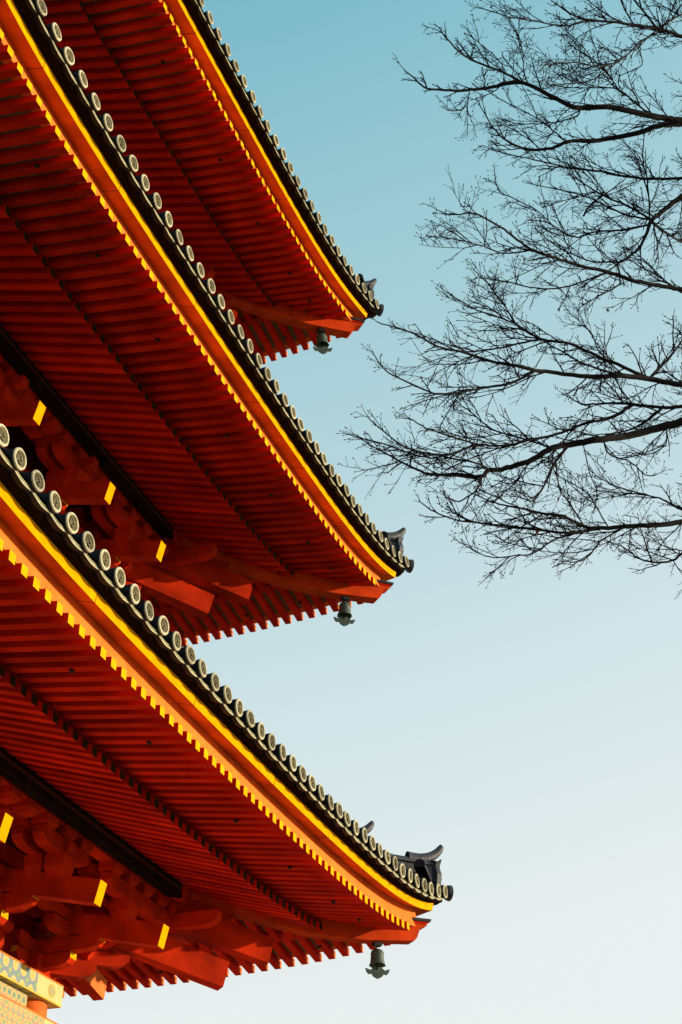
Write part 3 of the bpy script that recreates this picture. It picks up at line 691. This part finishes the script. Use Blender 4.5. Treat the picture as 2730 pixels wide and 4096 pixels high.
for li in ORDER:                      # thick limbs first; every side limb then grows out of a thicker one
    pp,rp,z0,z1=LIMBS[li]; r=random.Random(900+li); P3=NOM[li]
    if pp[0][0]<2730 and DONE:
        best=None; ds=toward(P3[0])
        for oj,(op,orad) in DONE.items():
            for qi,q_ in enumerate(op):
                if orad[qi]<rp*.25*PXM*z0: continue
                a_=(toward(q_)-ds).length
                if best is None or a_<best[0]: best=(a_,q_)
        if best and best[0]<.007:
            off=best[1]-P3[0]; dep=off.dot(ds); n=len(P3)
            P3=[p+ds*dep*(1-.35*i/(n-1))+(off-ds*dep)*max(0,1-i*1.0) for i,p in enumerate(P3)]
    P=smooth(P3,5); N=len(P)
    r0=rp*.5*PXM*z0*1.7; r1=.0034
    # slight organic wobble
    P=[p+Vector((r.gauss(0,1),r.gauss(0,1),r.gauss(0,1)))*.0018 if 0<i<N-1 else p for i,p in enumerate(P)]
    rad=[r1+(r0-r1)*(1-i/(N-1))**.95 for i in range(N)]
    DONE[li]=(P,rad)
    mb=MB(); mb.tube(P,rad,7,0); br=mb.build('branch',[BARK,TWIG],tree)
    tw=MB(); L=0; Ltot=sum((P[i+1]-P[i]).length for i in range(N-1)); nxt=.05
    for i in range(N-1):
        seg=(P[i+1]-P[i]); sl=seg.length
        while nxt<L+sl:
            t=(nxt-L)/sl; p=P[i]+seg*t; d=seg.normalized(); f=nxt/Ltot
            # twigs leave forward along the limb
            ln=r.uniform(.14,.42)*min(1.15,.42+1.7*(1-f))*(.75+.35*(1-abs(2*f-1)))
            if r.random()<.25: ln*=.4
            dirn=(rot_rand(d,r.uniform(.30,1.05),r)+Vector((0,0,.08))-rgt*.20).normalized()
            twig(tw,p,dirn,ln,min(.0058,rad[i]*.85),0,r)
            nxt+=r.uniform(.046,.120)*(1.5 if rad[i]>.012 else 1)
        L+=sl
    d=(P[-1]-P[-2]).normalized()
    for q in range(2): twig(tw,P[-1],rot_rand(d,r.uniform(.1,.4),r),r.uniform(.06,.13),.0026,1,r)
    tw.build('twigs',[BARK,TWIG],br,kind='stuff')
# trunk and carrying limbs outside the frame
def relay(u,v,z): return rel(ray(u,v,z))
base=relay(3500,3000,11.2)
trunk=[Vector((base.x,base.y,-.1)),Vector((base.x+.05,base.y,.7)),Vector((base.x-.12,base.y+.1,2.0)),relay(3420,3000,11.2),relay(3500,2500,11.1),relay(3380,2000,11.3),relay(3430,1450,11.1),relay(3290,900,11.4),relay(3330,350,11.2),relay(3200,-300,11.5),relay(3180,-900,11.3)]
P=smooth(trunk,6); m=MB(); N=len(P); TRK=P
TRR=[.20*(1-i/(N-1))**.8+.012+(.07 if i==0 else .03 if i<3 else 0) for i in range(N)]
m.tube(P,TRR,16,0); m.build('trunk',[BARK],tree)
def dress(P,rad,parent,seed,step=.09):
    tw=MB(); r=random.Random(seed)
    for q in range(2,len(P)-1):
        sl=(P[q+1]-P[q]).length; d=(P[q+1]-P[q]).normalized()
        for _ in range(max(1,int(sl/step))):
            twig(tw,P[q].lerp(P[q+1],r.random()),rot_rand(d,r.uniform(.35,1.0),r),r.uniform(.15,.45),min(.005,rad[q]*.8),0,r)
    tw.build('twigs',[BARK,TWIG],parent,kind='stuff')
for bi,(u,v,z,rr0) in enumerate(((2846,176,10.6,11),(2846,493,11.4,19),(2846,704,11.9,9),(2846,695,11.8,17),(2846,1170,10.9,13),(2846,1550,10.4,17),(2846,1620,9.8,12),(2846,1669,9.9,24),(2846,2074,10.6,16),(2846,2188,11.0,8),(2793,2047,10.8,6))):
    r=random.Random(40+bi); a=relay(u,v,z); ra=rr0*.5*PXM*z*1.7
    tz=a.z-r.uniform(.35,.8); ti=min(range(N),key=lambda q:abs(P[q].z-tz)); b=P[ti]
    m1=a.lerp(b,.35)+Vector((r.uniform(-.05,.05),r.uniform(-.05,.05),.03)); m2=a.lerp(b,.72)+Vector((r.uniform(-.06,.06),r.uniform(-.06,.06),-.04))
    Q=smooth([a,m1,m2,b],6); rad=[ra+(min(TRR[ti]*.7,ra*1.7)-ra)*(q/(len(Q)-1))**1.3 for q in range(len(Q))]
    m=MB(); m.tube(Q,rad,9,0); br=m.build('branch',[BARK],tree); dress(list(reversed(Q)),list(reversed(rad)),br,70+bi,.16)
# limbs on the far side of the trunk, away from the picture
for bi in range(12):
    r=random.Random(300+bi); ti=int(N*(.38+.05*bi)); ti=min(ti,N-2); p=TRK[ti]
    d=(rgt*r.uniform(.5,1)+Vector((fwd.x,fwd.y,0))*r.uniform(-.9,.9)+Vector((0,0,r.uniform(.2,.7)))).normalized()
    L=r.uniform(1.3,2.4); Q=[p]
    for q in range(7): d=rot_rand(d,r.uniform(.05,.22),r); Q.append(Q[-1]+d*L/7)
    Q=smooth(Q,2); rad=[max(.004,TRR[ti]*.5*(1-q/(len(Q)-1))) for q in range(len(Q))]
    m=MB(); m.tube(Q,rad,8,0); br=m.build('branch',[BARK],tree); dress(Q,rad,br,400+bi,.05)
# withered leaves still clinging
LV=[(700,450,1),(1240,130,1),(418,330,1),(885,355,1),(425,470,1),(1255,935,1),(1275,940,1),(910,1115,1),(845,1220,1),(1185,1125,1),(1518,725,1),(1225,675,0),(1195,1105,0),(850,1160,0),(1010,955,1),(392,410,1)]
lm=MB()
pts=[]
for i in range(5):
    a=math.pi*(.5+ (i-2)*.42); pts+= [(.034*math.cos(a)*(1-.12*abs(i-2)),0,.034*math.sin(a)*(1-.12*abs(i-2)))]
    if i<4:
        a2=math.pi*(.5+(i-1.5)*.42); pts+=[(.011*math.cos(a2),.004,.011*math.sin(a2))]
pts.append((0,0,-.008))
lm.prism(pts,[(x,y+.0012,z) for x,y,z in pts]); lm.tube([(0,0,-.008),(.004,.004,-.035)],.0008,4)
ldat=None
for i,(x,y,h) in enumerate(LV):
    r=random.Random(i*7+3); u,v=(x/1.1362+1350,y/1.1362+(1150 if h else 0))
    if ldat is None: o=lm.build('withered_leaf',[LEAF],tree); ldat=o.data
    else: o=bpy.data.objects.new('withered_leaf',ldat); C.objects.link(o); o.parent=tree
    ds=toward(rel(ray(u,v,10))); near=min(TW_PTS,key=lambda q_:(toward(q_)-ds).length_squared); sc_=r.uniform(.5,.9)
    o.location=near+Vector((0,0,-.02*sc_)); o.rotation_euler=(r.uniform(-.9,.9),r.uniform(2.2,4.0),r.uniform(-.9,.9)-.3); o.scale=[sc_]*3
